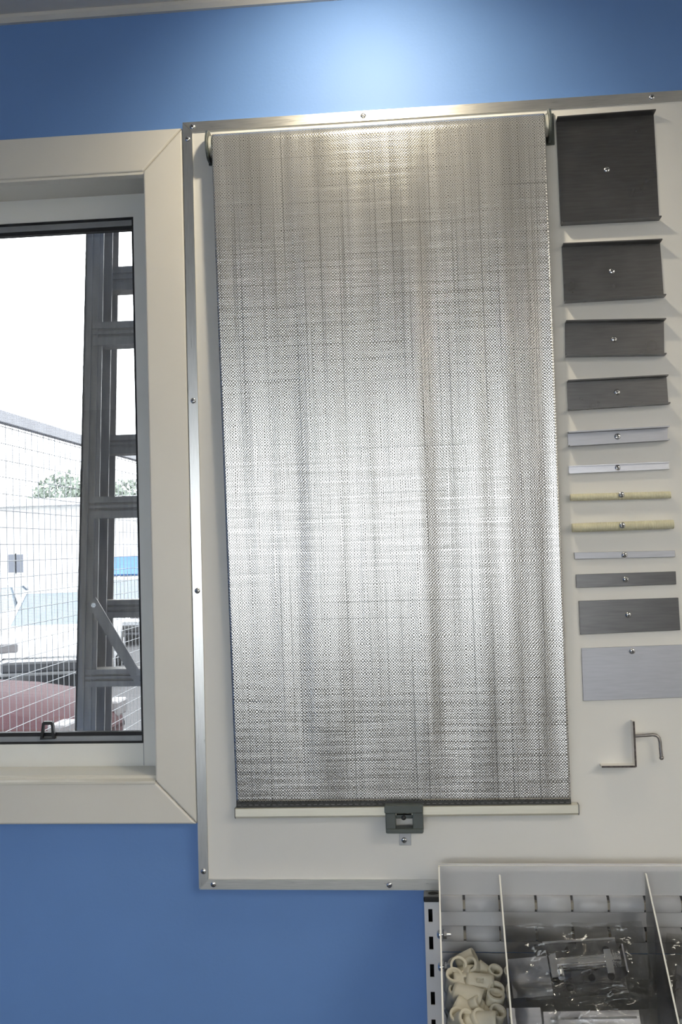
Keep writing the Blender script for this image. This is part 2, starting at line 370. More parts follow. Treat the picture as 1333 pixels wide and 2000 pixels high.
# ================================================================== DISPLAY BOARD
bxL = (P(355,250,BT).x + P(389.5,1733,BT).x)/2; bxL = max(bxL, axR+.0012)
bzT = (P(356,241,BT).z + P(1333,176,BT).z)/2
bzB = (P(392,1737,BT).z + P(848,1738,BT).z)/2
bxR = 1.5
db = tag(empty('display_board', (0,0,bzB)), 'large white display board edged with screwed aluminium strips beside the window', 'display board')
BF = .014
MB().box((bxL+.001,-BF,bzB+.001),(bxR,0,bzT-.001)).build('panel', board_m, db)
SW = .0165; ST = BT+.0015
def strip(poly, m_):
    o = MB().prism([(x,-ST,z) for x, z in poly], (0,ST-BF+.0002,0)).build('edge_strip', m_, db); return o
s_top = strip([(bxL,bzT),(bxR,bzT),(bxR,bzT-SW),(bxL+SW,bzT-SW)], alu)
s_left = strip([(bxL,bzT-.0008),(bxL+SW-.0004,bzT-SW-.0008),(bxL+SW-.0004,bzB+SW+.0008),(bxL,bzB+.0008)], alu_v)
s_bot = strip([(bxL+.0006,bzB),(bxL+SW,bzB+SW),(bxR,bzB+SW),(bxR,bzB)], alu)
for x, y in ((376,248),(710,226),(1274,187)):
    p = P(x,y,ST); p.z = bzT-SW*.5; screw(s_top, p)
for x, y in ((361,272),(371,783),(381,1154),(397,1702)):
    p = P(x,y,ST); p.x = bxL+SW*.5; screw(s_left, p, turn=random.random())
for x, y in ((417,1727),(761,1728)):
    p = P(x,y,ST); p.z = bzB+SW*.5; screw(s_bot, p, turn=random.random())

# ================================================================== ROLLER BLIND
RR = .0195; RO = .031                                  # roller radius with cloth, axis stand-off
FO_T = RO+RR
tl = P(413,268,FO_T); tr = P(1065,226,FO_T); FO_B = .027
bl = P(462,1566,FO_B); br = P(1116,1562,FO_B)
axz = (P(413,287,RO).z + P(1066,246,RO).z)/2
rb = tag(empty('roller_blind', ((bl.x+br.x)/2, -FO_B, bl.z)), 'silver knitted roller blind pulled down over the white display board', 'blind')
NU, NV, NA = 150, 260, 12
verts, uvs = [], []
H = axz - (bl.z+br.z)/2
def ripple(x, t):
    e = min(1, t*6)*min(1, (1-t)*9)
    s_ = .0016*math.sin(2*math.pi*(x/.150)+.8+.5*t) + .0009*math.sin(2*math.pi*(x/.083)+2.1-.8*t) + .0006*math.sin(2*math.pi*(x/.047)+.3+1.2*t)
    s_ += .0030*noise.noise(Vector((x*7, t*1.6, 3.1))) + .0014*noise.noise(Vector((x*17, t*2.5, 9.1)))
    return s_*e*.55
for j in range(NA+NV+1):
    for i in range(NU+1):
        s_ = i/NU
        if j < NA:
            a = math.radians(100*(1-j/NA)); x = tl.x+(tr.x-tl.x)*s_
            verts.append((x, -RO-RR*math.cos(a), axz+RR*math.sin(a))); uvs.append((s_*.56, 1.2+RR*a))
        else:
            t = (j-NA)/NV; x = (tl.x+(tr.x-tl.x)*s_)*(1-t) + (bl.x+(br.x-bl.x)*s_)*t
            off = FO_T*(1-t)+FO_B*t + ripple(s_*.56, t)
            verts.append((x, -off, axz*(1-t)+(bl.z+(br.z-bl.z)*s_)*t)); uvs.append((s_*.56, 1.2-H*t))
R1 = NU+1
faces = [(j*R1+i, (j+1)*R1+i, (j+1)*R1+i+1, j*R1+i+1) for j in range(NA+NV) for i in range(NU)]
mb = MB(); mb.add(verts, faces, 0, True); fo = mb.build('fabric', fabric_m, rb, uv=uvs)
sd = fo.modifiers.new('solid', 'SOLIDIFY'); sd.thickness = .0008; sd.offset = -1
fo['label'] = 'shiny silver knitted shade cloth'
# roller tube with end caps, two side brackets
MB().tube([(tl.x-.006,-RO,axz),(tr.x+.006,-RO,axz)], RR-.002, 28).build('roller_tube', mat('pale_tube', (.75,.74,.66), .4, .3, var=.05, scale=30), rb)
for xb, sgn in ((tl.x-.0105, 1), (tr.x+.0065, -1)):
    mb = MB(); poly = []
    for k in range(28):
        a = 2*math.pi*k/28; y = -RO + .0245*math.cos(a); z = axz + .0265*math.sin(a)
        poly.append((xb, min(y, -.0145), z))
    mb.prism(poly, (.004,0,0))
    mb.box((xb-.002,-BF-.004,axz-.026),(xb+.012 if sgn < 0 else xb+.004,-BF,axz+.026))
    bo = mb.build('bracket', green_plastic, rb)
    b2 = bo.modifiers.new('bevel', 'BEVEL'); b2.width = .0008; b2.segments = 2; b2.limit_method = 'ANGLE'
    c0 = xb+.004 if sgn > 0 else xb
    MB().tube([(c0,-RO,axz),(c0+sgn*.003,-RO,axz)], .0125, 20).build('axle_plug', black_m, bo)
# hem webbing and base bar
hz = lambda s_: bl.z+(br.z-bl.z)*s_
barTL = P(460,1580,.034); barTR = P(1130,1572.5,.034); barBL = P(461,1600,.034); barBR = P(1130,1591,.034)
mb = MB(); mb.prism([(bl.x,-FO_B-.0005,hz(0)+.0),(br.x,-FO_B-.0005,hz(1)),(br.x,-FO_B-.0005,barTR.z-.002),(bl.x,-FO_B-.0005,barTL.z-.002)], (0,.003,0)); hm = mb.build('hem', hem_m, rb)
hm['label'] = 'dark woven hem below the silver cloth'
mb = MB()
for k in range(56):
    s_ = (k+.5)/56; x = bl.x+(br.x-bl.x)*s_; z = (hz(s_)*.45+(barTL.z+(barTR.z-barTL.z)*s_)*.55)
    mb.box((x-.0028,-FO_B-.0012,z-.0004),(x+.0028,-FO_B-.0004,z+.0004))
mb.build('stitching', mat('grey_thread', (.16,.16,.17), .7, var=.1, scale=90), hm)
bd = .016
mb = MB(); c1 = .0035
up = Vector((barTL.x,barTL.y,barTL.z)); dv = Vector((barTR.x-barTL.x, 0, barTR.z-barTL.z))
hh = (barTL.z-barBL.z)
prof = [(0,0),(0,-hh+.004),(.004,-hh),(bd,-hh),(bd,0)]
mb.prism([(barTL.x, -.034+a, barTL.z+b) for a, b in prof], dv); bar = mb.build('base_bar', cream_bar, rb)
for e, dx in ((barTL, -.0018), (barTR, .0)):
    MB().prism([(e.x+dx, -.0345+a, e.z+.0004+b*1.02) for a, b in prof], (.0018,0,0)).build('end_cap', mat('grey_cap', (.25,.25,.24), .5, var=.1, scale=50), bar)
# pull handle with a square eye
HY = .052
def hp(px, py): p = P(px,py,HY); return (p.x, -HY, p.z)
hd = MB()
L0,R0 = hp(752,1574), hp(828,1574)
def hb(x0,y0,x1,y1,o0,o1,bev=.0015):
    a = P(x0,y0,o1); b = P(x1,y1,o1); hd.box((a.x,-o1,a.z),(b.x,-o0,b.z), 0, bev)
hb(751,1574,827,1589,.017,.046); hb(753,1588,774,1628,.022,.042); hb(806,1587,828,1627,.022,.042); hb(755,1620,827,1628.5,.022,.046)
hb(773,1587,807,1599,.028,.034)
ho = hd.build('pull_handle', green_plastic, rb); ho['label'] = 'dark grey-green plastic pull handle with a square eye'
screw(ho, P(789,1597,.0342), .004, 'screw').data.materials[0] = black_m
# steel catch screwed to the board below it
cb = tag(empty('catch_bracket', P(790,1640,BF)), 'small metal catch bracket screwed to the board under the blind handle', 'bracket')
a, b = P(780,1612,BF+.0015), P(804,1651,BF+.0015)
MB().box((a.x,-BF-.0016,a.z),(b.x,-BF,b.z), 0, .0005).build('plate', mat('pale_zinc', (.45,.45,.46), .4, .8, var=.08, scale=60), cb)
a, b = P(780,1618,.020), P(802,1623,.020); MB().box((a.x,-.021,a.z),(b.x,-BF,b.z), 0, .0006).build('catch_tongue', mat('pale_zinc'), cb)
screw(cb, P(790,1641,BF+.0016), .0048, turn=1.3)

# ================================================================== SAMPLES SCREWED TO THE BOARD
def quad_web(qd, off): return [P(x,y,off) for x, y in qd]
def channel(qd, h, m_, scr, label, th=.002, name='channel_sample'):
    w4 = quad_web(qd, BF)
    root = tag(empty(name, (w4[0]+w4[2])/2), label, 'metal sample', 'extrusion samples down the right of the board')
    MB().prism([p+Vector((0,0,0)) for p in w4], (0,-th,0)).build('web', m_, root)
    tl_, tr_, br_, bl_ = w4
    dn = (bl_-tl_).normalized()*th
    MB().prism([tl_, tr_, tr_+dn, tl_+dn], (0,-h,0)).build('flange', m_, root)
    MB().prism([bl_-dn, br_-dn, br_, bl_], (0,-h,0)).build('flange', m_, root)
    screw(root, P(scr[0],scr[1],BF+th), .0050 if h > .012 else .0046, turn=random.random()); return root
channel([(1086.5,237),(1277,223),(1288,431),(1096,441.5)], .020, dark_alu, (1186,331.5), 'tallest dark aluminium channel at the top of the sample column')
channel([(1098,481.5),(1289.5,473),(1297,582),(1103,593)], .020, dark_alu, (1196,530), 'second dark aluminium channel below the tallest one, half its height')
channel([(1104,630),(1297,626),(1298,695.6),(1105,698.5)], .019, dark_alu, (1200,662.5), 'third aluminium channel from the top, with pale smears on its web')
channel([(1108,745),(1302,734.5),(1306,790.5),(1110,803)], .017, dark_alu, (1206,766), 'fourth dark aluminium channel, just above the small pale one')
channel([(1109,845),(1304,833.6),(1304,861.5),(1111,873)], .018, light_alu, (1207,852.5), 'small pale aluminium channel with deep black-shaded lips')
channel([(1111.5,910.5),(1307,902),(1307,916.5),(1112,925.5)], .0065, mid_alu, (1207,913.5), 'narrowest shallow aluminium channel, just above the cream rods', .0015)
def rod(qd, scr, label, ridges):
    w4 = quad_web(qd, BF+.006); r = ((w4[0]-w4[3]).length+(w4[1]-w4[2]).length)/4
    a = (w4[0]+w4[3])/2; b = (w4[1]+w4[2])/2; a.y = b.y = -BF-r*.98
    root = tag(empty('threaded_rod', (a+b)/2), label, 'plastic rod', 'cream threaded rods on the board')
    mb = MB(); pts, rs = [], []; n = ridges*2
    for k in range(n+1): pts.append(a.lerp(b, k/n)); rs.append(r*(1.0 if k % 2 else .91))
    mb.tube(pts, rs, 16, 0, True, False); mb.build('threaded_shaft', thread_m, root)
    screw(root, P(scr[0],scr[1],BF+2*r-.0002), .0050, turn=.2, h=.003)
rod([(1114.5,965),(1309.5,959),(1311.5,974),(1115,978.5)], (1214.5,966.5), 'thinner cream threaded rod, the upper one of the two', 62)
rod([(1117.7,1022),(1315,1015),(1316.5,1033),(1118,1040.5)], (1216,1026), 'thicker cream threaded rod, the lower one of the two', 62)
def flat(qd, th, m_, scr, label, name='flat_bar_sample'):
    w4 = quad_web(qd, BF)
    root = tag(empty(name, (w4[0]+w4[2])/2), label, 'metal sample', 'flat bar samples down the right of the board')
    o = MB().prism(w4, (0,-th,0)).build('bar', m_, root)
    b_ = o.modifiers.new('bevel', 'BEVEL'); b_.width = .0004; b_.segments = 1
    screw(root, P(scr[0],scr[1],BF+th), .0049, turn=random.random(), h=.0032)
flat([(1121.5,1079),(1318,1075.3),(1319,1087.6),(1122.6,1092)], .004, light_alu, (1220.5,1084), 'thinnest pale flat aluminium strip below the cream rods')
flat([(1125,1122),(1320,1116),(1321,1141),(1126,1148)], .003, dark_alu, (1223,1131.5), 'narrow dark flat aluminium bar between the thinnest strip and a wider bar')
flat([(1130.5,1173.7),(1325,1167),(1329,1230.5),(1133.7,1239)], .003, dark_alu, (1228,1201), 'wide dark flat aluminium bar with fine scratches above the pale sheet')
flat([(1136,1265.7),(1340,1258.5),(1344,1361),(1139.5,1368.7)], .0025, light_alu, (1235.5,1271.5), 'pale satin aluminium sheet with its screw near the top edge', 'sheet_sample')

# angle with a bent hook
hk = tag(empty('hook_bracket', P(1242,1497,BF)), 'white angle bracket with a bent metal hook below the sample column', 'bracket')
wedge = mat('white_angle', (.82,.80,.76), .4, var=.03, scale=30); edge_br = mat('brown_edge', (.10,.085,.08), .45, .5, var=.5, scale=220)
he = .018; eo = BF+he
def vedge(px,py): p = P(px,py,eo); return Vector((p.x, -BF, p.z))
t_ = .0030
A = vedge(1238.5,1409); B = vedge(1243.5,1499); C = vedge(1176,1499.5)
def legs(y0, y1, m_, nm, par):
    mb = MB()
    mb.prism([Vector((A.x-t_/2,-y0,A.z)),Vector((A.x+t_/2,-y0,A.z)),Vector((B.x+t_/2-.0005,-y0,B.z)),Vector((B.x-t_/2-.0005,-y0,B.z+t_))], (0,-(y1-y0),0))
    mb.prism([Vector((C.x,-y0,C.z)),Vector((B.x-.0005,-y0,B.z)),Vector((B.x-.0005,-y0,B.z+t_)),Vector((C.x,-y0,C.z+t_))], (0,-(y1-y0),0))
    return mb.build(nm, m_, par)
lg = legs(BF, eo, wedge, 'angle', hk)
legs(eo, eo+.0006, edge_br, 'cut_edge', lg)
pts = [P(x,y,eo-.004) for x,y in ((1241,1437.5),(1260,1436.5),(1276,1435),(1283,1436.5),(1288,1441),(1290,1449),(1291,1462),(1292.5,1478))]
MB().tube(pts, .0027, 10).build('hook', mat('dull_steel', (.36,.34,.33), .35, .9, var=.3, scale=90), hk)
bmx = bmesh.new(); bmesh.ops.create_uvsphere(bmx, u_segments=14, v_segments=10, radius=.0036, matrix=Matrix.Translation(P(1293,1480,eo-.004)))
MB().bm(bmx, 0, True).build('hook_tip', mat('dull_steel'), hk)

# ================================================================== STORAGE RACK AND BIN
ro_ = .048                                            # front of the upright
ux0, ux1 = P(830,1800,ro_).x, P(859,1800,ro_).x
uzT = P(845,1762,ro_).z; uzB = P(845,2000,ro_).z - .75
rk = tag(empty('storage_rack', (ux0, -ro_, uzB)), 'white slotted steel rack post with ribbed back panel at the bottom right', 'rack')
pitch = .0432; slw, slh = .0066, .0205
sxc = ux0 + .0095
zs = P(840,1757+16,ro_).z - slh/2 - .002
slots = []
z = zs
while z > uzB+.05: slots.append(z); z -= pitch
mb = MB(); prev = uzT
for z in slots:
    mb.box((sxc-slw/2,-ro_,z+slh/2),(sxc+slw/2,-ro_+.002,prev)); prev = z-slh/2
mb.box((sxc-slw/2,-ro_,uzB),(sxc+slw/2,-ro_+.002,prev))
mb.box((ux0,-ro_,uzB),(sxc-slw/2,-ro_+.002,uzT)); mb.box((sxc+slw/2,-ro_,uzB),(ux1,-ro_+.002,uzT))
mb.box((ux0,-ro_+.002,uzB),(ux0+.002,0,uzT)); mb.box((ux1-.002,-ro_+.002,uzB),(ux1,0,uzT)); mb.box((ux0+.002,-.020,uzB),(ux1-.002,-.018,uzT), 1)  # dark sheet inside paints the shade of the hollow
mb.build('upright', [white_steel, hole_shade], rk)
cp = MB().box((ux0-.0008,-ro_-.0012,uzT),(ux1+.0008,-BF-.003,uzT+.0085), 0, .002).build('end_cap', black_m, rk)
MB().lathe([(.0001,0),(.0045,0),(.0055,.0004),(.0062,0)], 16, 0, Matrix.Translation(((ux0+ux1)/2+.003,-ro_+.017,uzT+.0086)) @ Matrix.Scale(1.4,4,(1,0,0))).build('cap_hole', hole_shade, cp)
po = .052
pz0, pz1 = P(1000,1691,po+.01).z, P(1000,1866,po+.01).z
px0, px1 = ux1+.002, bxR-.02
MB().box((px0,-po,pz1+.001),(px1,-po+.002,pz0)).build('back_panel', white_steel, rk)
MB().box((px0,-po,uzB),(px1,-po+.002,pz1-.001)).build('back_panel', white_steel, rk)
sp0 = P(907,1768,po+.01).x; spp = P(977,1768,po+.01).x - sp0
for (ya, yb) in ((1752,1785),(1813,1843)):
    za, zb = P(1000,ya,po+.01).z, P(1000,yb,po+.01).z
    zc, hr = (za+zb)/2, (za-zb)/2
    prof = [(math.cos(a)*.0138, math.sin(a)*hr) for a in [math.radians(d) for d in range(-90,91,12)]]
    xs = [px0]; x = sp0
    while x < px1-.02: xs += [x-.0021, x+.0021]; x += spp
    xs.append(px1); mb = MB()
    for i in range(0, len(xs), 2): mb.prism([(xs[i], -po-d_, zc+e_) for d_, e_ in prof], (xs[i+1]-xs[i],0,0))
    for f_ in range(len(mb.f)): mb.sm[f_] = len(mb.f[f_]) == 4
    rail = mb.build('rib_rail', white_steel, rk)
    for i in range(1, len(xs)-1, 2):
        sl = MB(); sl.box((xs[i]+.0001,-po-.0010,zc-hr*.98),(xs[i+1]-.0001,-po-.0002,zc+hr*.98), 1)  # dark backing box paints the shade at the slot ends
        sl.box((xs[i]+.0001,-po-.0115,zc-hr*.42),(xs[i+1]-.0001,-po-.0012,zc+hr*.42), 0); sl.build('slot_insert', [tan_m, hole_shade], rail)

# clear bin: sheets with their edge glow painted on as a pale colour
BO = .068
zt = P(857,1690,BO).z; zb = zt-.245
bx = [P(856.5,1692,BO).x, P(974.5,1706,BO).x, P(1259,1703,BO).x, P(1259,1703,BO).x+.26]
bin_ = tag(empty('parts_bin', ((bx[0]+bx[-1])/2, -BO-.14, zb)), 'clear acrylic parts bin with dividers fixed to the rack', 'bin')
TH = .003; DEP = .30
def sheet(poly, vec, nm):
    mb = MB(); mb.prism(poly, vec); n = len(poly)
    mb.m = [0,0]+[1]*n; return mb.build(nm, [acrylic, acr_edge], bin_)
sheet([(bx[0],-BO,zb),(bx[3],-BO,zb),(bx[3],-BO,zt),(bx[0],-BO,zt)], (0,-TH,0), 'bin_back')
def side(x, drop, nm):
    y0 = -BO-TH; k = 1/1.354
    sheet([(x,y0,zb+TH),(x,y0,zt-drop),(x,y0-.006,zt-drop),(x,-BO-DEP+.06,zt-drop-(DEP-.066-TH)*k),(x,-BO-DEP,zt-drop-(DEP-.066-TH)*k),(x,-BO-DEP,zb+TH)], (TH*.8,0,0), nm)
side(bx[0], 0, 'bin_side'); side(bx[1], .0135, 'divider'); side(bx[2], .0105, 'divider'); side(bx[3]-TH, 0, 'bin_side')
MB().box((bx[0],-BO-DEP,zb),(bx[3],-BO-TH,zb+TH)).build('bin_floor', acrylic, bin_)
MB().box((bx[0],-BO-DEP-TH,zb),(bx[3],-BO-DEP,zb+.085)).build('bin_front', acrylic, bin_)
# bolts through the left side
for (x_, y_) in ((856,1825),(857,1888)):
    c = P(x_,y_,BO+.022); c.x = bx[0]
    bo = empty('bolt', c); bo.parent = bin_; bo.matrix_parent_inverse = parent_inv(bin_)
    Mx = Matrix.Translation(c) @ Matrix.Rotation(math.radians(-90), 4, 'Y')
    mb = MB(); mb.lathe([(.0066,0),(.0066,.0012),(.0058,.0034),(.0036,.0046),(.0001,.005)], 16, 0, Mx)
    mb.tube([c, c+Vector((.0165,0,0))], .0024, 10)
    bo2 = mb.build('bolt_shank', steel, bin_); bpy.data.objects.remove(bo)
    nutp = [(c.x+.0055, c.y+.0066*math.cos(math.radians(60*k)), c.z+.0066*math.sin(math.radians(60*k))) for k in range(6)]
    MB().prism(nutp, (.0045,0,0)).build('nut', steel, bo2)
    MB().lathe([(.0001,0),(.0075,0),(.0075,.001),(.0001,.001)], 18, 0, Matrix.Translation(c+Vector((.0042,0,0))) @ Matrix.Rotation(math.radians(90),4,'Y'), False).build('washer', plate_m, bo2)

# ---- nylon spacers heaped in the left compartment
def spacer_mesh(length, r, hole):
    bm = bmesh.new(); seg = 24; ri = r*.72
    rings = []
    nl = 8
    def loop(rad, z): return [bm.verts.new((rad*math.cos(2*math.pi*k/seg), rad*math.sin(2*math.pi*k/seg), z)) for k in range(seg)]
    hz_ = [-length/2 + length*i/nl for i in range(nl+1)]
    out = [loop(r*(.97 if i in (0,nl) else 1), z_) for i, z_ in enumerate(hz_)]; inn = [loop(ri, -length/2), loop(ri, length/2)]
    for i in range(nl):
        for k in range(seg):
            if hole and i in (3,4) and k in (5,6): continue
            bm.faces.new((out[i][k], out[i][(k+1)%seg], out[i+1][(k+1)%seg], out[i+1][k])).smooth = True
    for k in range(seg):
        bm.faces.new((inn[1][k], inn[1][(k+1)%seg], inn[0][(k+1)%seg], inn[0][k])).smooth = True
        bm.faces.new((out[0][(k+1)%seg], out[0][k], inn[0][k], inn[0][(k+1)%seg]))
        bm.faces.new((out[nl][k], out[nl][(k+1)%seg], inn[1][(k+1)%seg], inn[1][k]))
    if hole:     # bored cross hole: octagonal collar sunk into the wall of the tube
        c8 = [(3,5),(3,6),(3,7),(4,7),(5,7),(5,6),(5,5),(4,5)]
        low = []
        for (i, k) in c8:
            v_ = out[i][k]; d_ = Vector((v_.co.x, v_.co.y, 0)).normalized()
            low.append(bm.verts.new((d_.x*r*.74, d_.y*r*.74, v_.co.z*1.0)))
        for a_ in range(8):
            p0, p1 = c8[a_], c8[(a_+1)%8]
            bm.faces.new((out[p0[0]][p0[1]], out[p1[0]][p1[1]], low[(a_+1)%8], low[a_]))
    me = bpy.data.meshes.new('spacer'); bm.to_mesh(me); bm.free(); me.materials.append(nylon); return me
TUBES = [ # px, py, stand-off, length, radius, direction(x,y,z), hole, roll, label
 (893,1886,.105,.030,.0135,(.15,-.75,.35),0,0,'cream nylon spacer at the back, its open round end facing the viewer'),
 (912,1874,.090,.030,.0125,(.9,-.1,.5),0,0,'topmost cream nylon spacer at the very back of the heap'),
 (926,1889,.108,.028,.0120,(-.45,-.6,.55),0,0,'cream nylon spacer tilted up with its oval opening near the top of the heap'),
 (945,1897,.105,.026,.0115,(.7,-.1,-.5),0,0,'cream nylon spacer sloping down to the right behind the bored one'),
 (965,1905,.112,.026,.0115,(.2,-.4,.75),0,0,'small cream nylon spacer standing at the back near the divider'),
 (876,1917,.125,.034,.0130,(.1,-.45,.8),0,0,'cream nylon spacer upright against the left side, open end up'),
 (912,1919,.128,.040,.0140,(1,.05,-.04),1,.55,'cream nylon spacer lying flat with a bored hole on top, left of the glossy one'),
 (964,1922,.130,.042,.0155,(1,-.1,-.06),1,.55,'glossy cream nylon spacer with a bored hole, against the divider'),
 (901,1947,.150,.046,.0165,(.95,-.35,-.10),0,0,'largest cream nylon spacer lying across the middle of the heap'),
 (966,1966,.158,.044,.0140,(.18,-.2,.95),1,-.75,'cream nylon spacer standing on end with a side hole near the divider'),
 (943,1952,.140,.036,.0125,(.3,-.6,.5),0,0,'cream nylon spacer deep in the gap beside the standing one'),
 (886,1977,.170,.044,.0150,(.8,-.2,-.45),0,0,'cream nylon spacer pointing down to the right at the lower left'),
 (922,1968,.168,.034,.0120,(.75,-.3,.55),0,0,'slim cream nylon spacer leaning up to the right in the middle'),
 (938,1976,.165,.034,.0130,(.9,-.2,-.4),0,0,'cream nylon spacer half buried right of the slim one'),
 (893,1996,.195,.036,.0140,(.55,-.6,.6),0,0,'cream nylon spacer at the bottom edge, left, tilted upward'),
 (927,1996,.190,.036,.0140,(.5,-.5,.6),0,0,'cream nylon spacer at the bottom edge, in the centre'),
 (960,1997,.195,.048,.0150,(.95,-.2,.15),0,0,'cream nylon spacer lying level at the bottom edge by the divider'),
 (979,1944,.140,.036,.0130,(.15,-.5,.7),0,0,'cream nylon spacer wedged upright against the divider below the glossy one'),
 (981,1990,.180,.036,.0130,(.3,-.4,.8),0,0,'cream nylon spacer in the bottom right corner of the heap'),
 (872,1995,.185,.036,.0130,(.2,-.5,.8),0,0,'cream nylon spacer in the bottom left corner of the heap'),
 (912,1902,.112,.030,.0120,(.6,-.5,.3),0,0,'cream nylon spacer half hidden between the round open end and the bored one'),
 (868,1950,.140,.034,.0125,(.2,-.3,.9),0,0,'cream nylon spacer squeezed against the left bin side'),
]
pile = 'cream nylon spacers heaped in the left compartment'
def place_spacer(c, L_, r, d, hole, roll, label):
    o = bpy.data.objects.new('nylon_spacer', spacer_mesh(L_, r, hole)); COL.objects.link(o)
    qv = Vector(d).normalized().to_track_quat('Z', 'Y')
    M_ = qv.to_matrix().to_4x4()
    if hole:   # turn so that the bored side (local angle 90 deg) faces the room and upward
        want = Vector((roll*.2, -.75, .65)); zl = Vector(d).normalized(); want = (want - zl*want.dot(zl)).normalized()
        xl = want.cross(zl); M_ = Matrix((xl, want, zl)).transposed().to_4x4()
    M_.translation = c; o.matrix_world = M_; tag(o, label, 'spacer', pile); return o
for (a_, b_, off, L_, r, d, ho_, ro2, lab) in TUBES:
    L_ *= .98; r *= .98; c = P(a_, b_, off); hx = abs(Vector(d).normalized().x)*L_/2 + r
    c.x = min(max(c.x, bx[0]+TH+hx), bx[1]-hx)
    place_spacer(c, L_, r, d, ho_, ro2, lab)
x0_, x1_ = bx[0]+TH+.02, bx[1]-.02
for k in range(16):    # lower layers that carry the heap
    lay = k//8; i = k % 8
    x = x0_ + (x1_-x0_)*((i % 3)+random.uniform(.0,.5))/2.6; y = -BO-.03-.2*((i//3)+random.uniform(.1,.7))/3
    d = (random.uniform(-1,1), random.uniform(-1,1), random.uniform(-.25,.25))
    place_spacer(Vector((min(max(x,x0_),x1_), y, zb+.017+lay*.028)), .034, .0125, d, 0, 0, 'cream nylon spacer buried low in the left compartment heap')

# ---- bagged slide bolts in the middle compartment
class Frame_:
    """local frame lying on the heap: x along, y up the slope, z towards the viewer"""
    def __init__(s, c, rot, tilt=.62):
        yv = Vector((0, math.sin(tilt), math.cos(tilt))); xv = Vector((1,0,0)); zv = xv.cross(yv)
        cr, sr = math.cos(rot), math.sin(rot); s.x = xv*cr+yv*sr; s.y = -xv*sr+yv*cr; s.z = zv; s.c = c
        s.M = Matrix((s.x, s.y, s.z)).transposed().to_4x4(); s.M.translation = c
    def __call__(s, x, y, z): return s.c + s.x*x + s.y*y + s.z*z
def tbox(mb, fr, a, b, mi=0):
    n = len(mb.v); mb.box(a, b, mi); mb.v[n:] = [tuple(fr(*p)) for p in mb.v[n:]]
def holes_plate(fr, x0, x1, y0, y1, z, t, hs, r, m_, parent, nm):
    mb = MB(); tbox(mb, fr, (x0,y0,z),(x1,y1,z+t)); o = mb.build(nm, m_, parent)
    for hx, hy in hs:
        M_ = fr.M @ Matrix.Translation((hx,hy,z+t+.0001)); MB().lathe([(.00005,0),(r,0),(r*1.25,.0001)], 14, 0, M_, False).build('screw_hole', hole_shade, o)
    return o
fr = Frame_(P(1115,1905,.150), .085)
sb = tag(empty('slide_bolt', fr(0,-.03,0)), 'chrome slide bolt lock on a drilled plate inside the clear bag', 'door bolt')
holes_plate(fr, -.070,.078,-.030,.006,0,.002, [(-.036,-.016),(-.004,-.017),(.030,-.006),(.058,-.006)], .0042, plate_m, sb, 'back_plate')
mb = MB(); tbox(mb, fr, (-.088,-.026,.003),(-.030,.028,.005)); mb.build('keeper_plate', light_alu, sb)
MB().tube([fr(-.020,.014,.012), fr(.074,.014,.012)], .0085, 18).build('bolt_rod', chrome, sb)
for x in (-.024, .056):
    mb = MB(); tbox(mb, fr, (x-.005,-.006,.002),(x+.005,.027,.022)); mb.build('guide', chrome, sb)
for k in range(4): MB().tube([fr(.060+.0035*k,.014,.012), fr(.0622+.0035*k,.014,.012)], .0105, 16).build('spring_coil', chrome, sb)
mb = MB(); tbox(mb, fr, (.078,-.008,.0),(.0805,.032,.024)); mb.build('end_plate', chrome, sb)
MB().tube([fr(-.014,.010,.016), fr(-.016,-.008,.024)], [.0035,.005], 12).build('knob', chrome, sb)
fr2 = Frame_(P(1125,1846,.110), .07)
s2 = tag(empty('slide_bolt', fr2(0,-.02,0)), 'slide bolt plate partly covered at the back of the middle compartment', 'door bolt')
holes_plate(fr2, -.062,.060,-.024,.004,0,.002, [(.043,-.010)], .0045, plate_m, s2, 'back_plate')
mb = MB(); tbox(mb, fr2, (-.050,.002,.002),(.058,.005,.012)); mb.build('bolt_rod', chrome, s2)
fr3 = Frame_(P(1130,1985,.200), .03)
s3 = tag(empty('slide_bolt', fr3(0,-.02,0)), 'pale plated slide bolt in the lower clear bag at the bottom edge', 'door bolt')
mb = MB(); tbox(mb, fr3, (-.100,-.05,0),(-.052,.012,.003)); mb.build('keeper_plate', light_alu, s3)
mb = MB(); tbox(mb, fr3, (-.049,-.030,0),(.085,.006,.004)); mb.build('back_plate', mid_alu, s3)
mb = MB(); tbox(mb, fr3, (-.040,-.006,.004),(.080,-.003,.009)); mb.build('bolt_rod', chrome, s3)

def bag(fr, wx, wy, lift, seed, label, nm='plastic_bag', nx=70, ny=48):
    vt, fc = [], []
    for sgn in (1, -1):
        for j in range(ny+1):
            for i in range(nx+1):
                a, b = i/nx*2-1, j/ny*2-1
                e = (1-abs(a)**4)*(1-abs(b)**4)
                v = Vector((a*wx*3.2+seed, b*wy*5+seed*2, seed+sgn))
                cr = abs(noise.noise(v*4.5))*.022 + abs(noise.noise(v*10))*.004 + max(0, 1-abs(noise.noise(v*2.6+Vector((3,1,7))))*7)*.007
                z = (lift*e if sgn > 0 else -.006*e) + (cr-.005)*(.35+.65*e)*(1 if sgn > 0 else .3)
                vt.append(fr(a*wx*(1+.05*noise.noise(Vector((seed,b*3,0)))), b*wy*(1+.06*noise.noise(Vector((a*3,seed,1)))), z))
    n1 = (nx+1)*(ny+1)
    for s_ in (0, 1):
        for j in range(ny):
            for i in range(nx):
                q_ = (s_*n1+j*(nx+1)+i, s_*n1+j*(nx+1)+i+1, s_*n1+(j+1)*(nx+1)+i+1, s_*n1+(j+1)*(nx+1)+i)
                fc.append(q_ if s_ == 0 else q_[::-1])
    o = MB().add(vt, fc, 0, True).build(nm, film, None); return tag(o, label, 'bag', 'clear bags in the bin')
